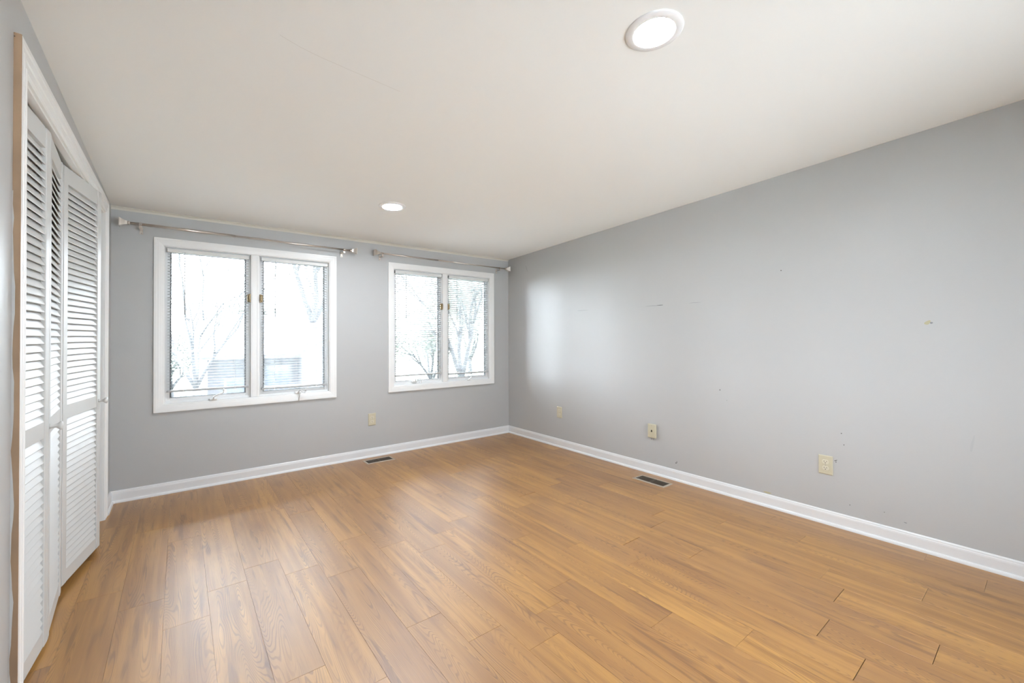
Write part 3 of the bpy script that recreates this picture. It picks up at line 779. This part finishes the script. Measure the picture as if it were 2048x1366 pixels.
def branches(mb, p, d, L, r, depth, rnd, spread=.55, tips=None):
    pts = [p]; q = p.copy(); dd = d.copy(); n = 4
    for i in range(n):
        dd = (dd+Vector((rnd.uniform(-.16,.16), rnd.uniform(-.16,.16), rnd.uniform(-.06,.12)))).normalized()
        q = q+dd*L/n; pts.append(q.copy())
    mb.tube(pts, r, 6 if depth > 1 else 5, True, [r*(1-.5*i/n) for i in range(n+1)])
    if tips is not None: tips.append(q)
    if depth == 0: return
    for k in range(3 if depth > 1 else 2+rnd.randint(0,1)):
        a = rnd.uniform(0, 2*math.pi); ax = dd.orthogonal().normalized(); ax.rotate(Matrix.Rotation(a, 3, dd))
        nd = (dd+ax*rnd.uniform(spread*.7, spread*1.5)).normalized()
        st = pts[rnd.randint(2, n)]
        branches(mb, st, nd, L*rnd.uniform(.55,.8), r*.5, depth-1, rnd, spread, tips)
def leaves(centers, rad, count, size, rnd):
    vs, fs = [], []
    for i in range(count):
        c = rnd.choice(centers); o = Vector((rnd.gauss(0,1), rnd.gauss(0,1), rnd.gauss(0,.8)))*rad*.6
        p = c+o; a = Vector((rnd.uniform(-1,1), rnd.uniform(-1,1), rnd.uniform(-1,1))).normalized(); b = a.orthogonal().normalized()
        s = size*rnd.uniform(.6,1.3); n = len(vs)
        vs += [p-a*s, p+b*s*.5, p+a*s, p-b*s*.5]; fs.append((n,n+1,n+2,n+3))
    return MB().add(vs, fs)
def tree(name, base, h, r, seed, label, cat='tree', leafn=0, leafmat='leaf', lrad=.6, lsize=.09, lean=(0,0), depth=4, spread=.55, trunk=.45, group=None):
    rnd = random.Random(seed); root = thing(name, base, label, cat, group); b = Vector(base)
    m = MB(); tips = []; top = b+Vector((lean[0]*h*trunk, lean[1]*h*trunk, h*trunk))
    m.tube([b, b.lerp(top,.5)+Vector((.05,.03,0)), top], r, 10, True, [r*1.25, r, r*.85])
    for k in range(4):
        a = k*1.57+rnd.uniform(-.4,.4)
        branches(m, top.copy(), Vector((math.cos(a)*spread+lean[0], math.sin(a)*spread+lean[1], 1)).normalized(), h*.30, r*.55, depth-1, rnd, spread, tips)
    m.build('trunk_and_branches', M['bark'], root)
    if leafn: leaves(tips+[top], lrad, leafn, lsize, rnd).build('foliage', M[leafmat], root)
    return root
tree('bare_tree', (.75,10.5,GZ), 6.6, .10, 3, 'slender bare branching tree behind the window pane next to the closet', depth=5, spread=.42, leafn=200, lrad=.3, leafmat='leaff', lsize=.04)
tree('bare_tree', (3.55,9.0,GZ), 9.6, .15, 11, 'large bare tree spreading branches beside the grey house', depth=5, lean=(-.03,0), trunk=.5, leafn=200, leafmat='leaff', lsize=.04)
tree('leafy_tree', (.0,26,GZ), 5.0, .15, 5, 'pale green tree standing left of the grey house', leafn=9000, lrad=.8, lsize=.06, depth=4, leafmat='leaff', trunk=.3)
tree('leafy_tree', (4.6,34,GZ), 6.4, .18, 6, 'distant green tree rising directly behind the grey house', leafn=8000, lrad=.9, lsize=.09, leafmat='leaff')
tree('leafy_tree', (12.0,36,GZ), 7.2, .18, 8, 'distant green tree just right of the grey house', leafn=8000, lrad=.9, lsize=.09, leafmat='leaff')
tree('leafy_tree', (12.6,19.5,GZ), 7.6, .16, 21, 'leafy green tree behind the corner window pane further from the corner', leafn=26000, lrad=.9, lsize=.06, trunk=.22)
tree('leafy_tree', (19.5,26,GZ), 11.0, .22, 22, 'tall green tree furthest back behind the pane beside the corner', leafn=26000, lrad=1.1, lsize=.08, trunk=.22)
tree('ivy_tree', (10.2,12.0,GZ), 8.4, .20, 23, 'dark ivy covered tree nearest the corner window', leafn=14000, leafmat='leafd', lrad=.5, lsize=.045, depth=4, spread=.25, trunk=.3)
rnd = random.Random(40)
for i, (x, y, s, lab) in enumerate([(-.9,15,1.0,'low round shrub left of the grey house'),(8.6,20,1.2,'round shrub right of the grey house'),(7.0,9.3,1.0,'bright green shrub closest to the corner window'),(14.4,15.2,1.3,'wide shrub far right beyond the ivy covered tree')]):
    root = thing('shrub', (x,y,GZ), lab, 'shrub', 'shrubs on the lawn')
    cs = [Vector((x+rnd.uniform(-.8,.8)*s, y+rnd.uniform(-.5,.5)*s, GZ+rnd.uniform(.5,2.1)*s)) for _ in range(14)]
    m = MB()
    for c in cs: m.tube([(x,y,GZ), Vector((x,y,GZ)).lerp(c,.5)+Vector((0,0,.1)), c], .02, 5)
    m.build('stems', M['bark'], root)
    leaves(cs, .55*s, 5000, .075, rnd).build('foliage', M['leaf'], root)
m = MB(); pts = []
for i in range(25):
    t = i/24; x = -3+17*t; pts.append((x, 6.2, 1.02+.105*x-.25*math.sin(math.pi*t)))
m.tube(pts, .010, 6)
o = m.build('overhead_cable', M['wire']); tag(o, 'overhead cable sloping across both windows outside', 'cable')

# daylight sampling guides at the openings (portals give off no light of their own)
if FILL_DOOR:
    ld = bpy.data.lights.new('door_portal', 'AREA'); ld.shape = 'RECTANGLE'; ld.size = RX1-RX0; ld.size_y = RZ; ld.cycles.is_portal = True
    lo = bpy.data.objects.new('door_portal', ld); COL.objects.link(lo); lo.location = ((RX0+RX1)/2, YR-.13, RZ/2); lo.rotation_euler = (math.pi/2, 0, 0)
for (wx, wz) in WIN:
    ld = bpy.data.lights.new('window_portal', 'AREA'); ld.shape = 'RECTANGLE'; ld.size = 1.185; ld.size_y = 1.196
    ld.cycles.is_portal = True
    lo = bpy.data.objects.new('window_portal', ld); COL.objects.link(lo)
    lo.location = (wx+CW/2, WT+.03, wz+CH/2); lo.rotation_euler = (-math.pi/2, 0, 0)
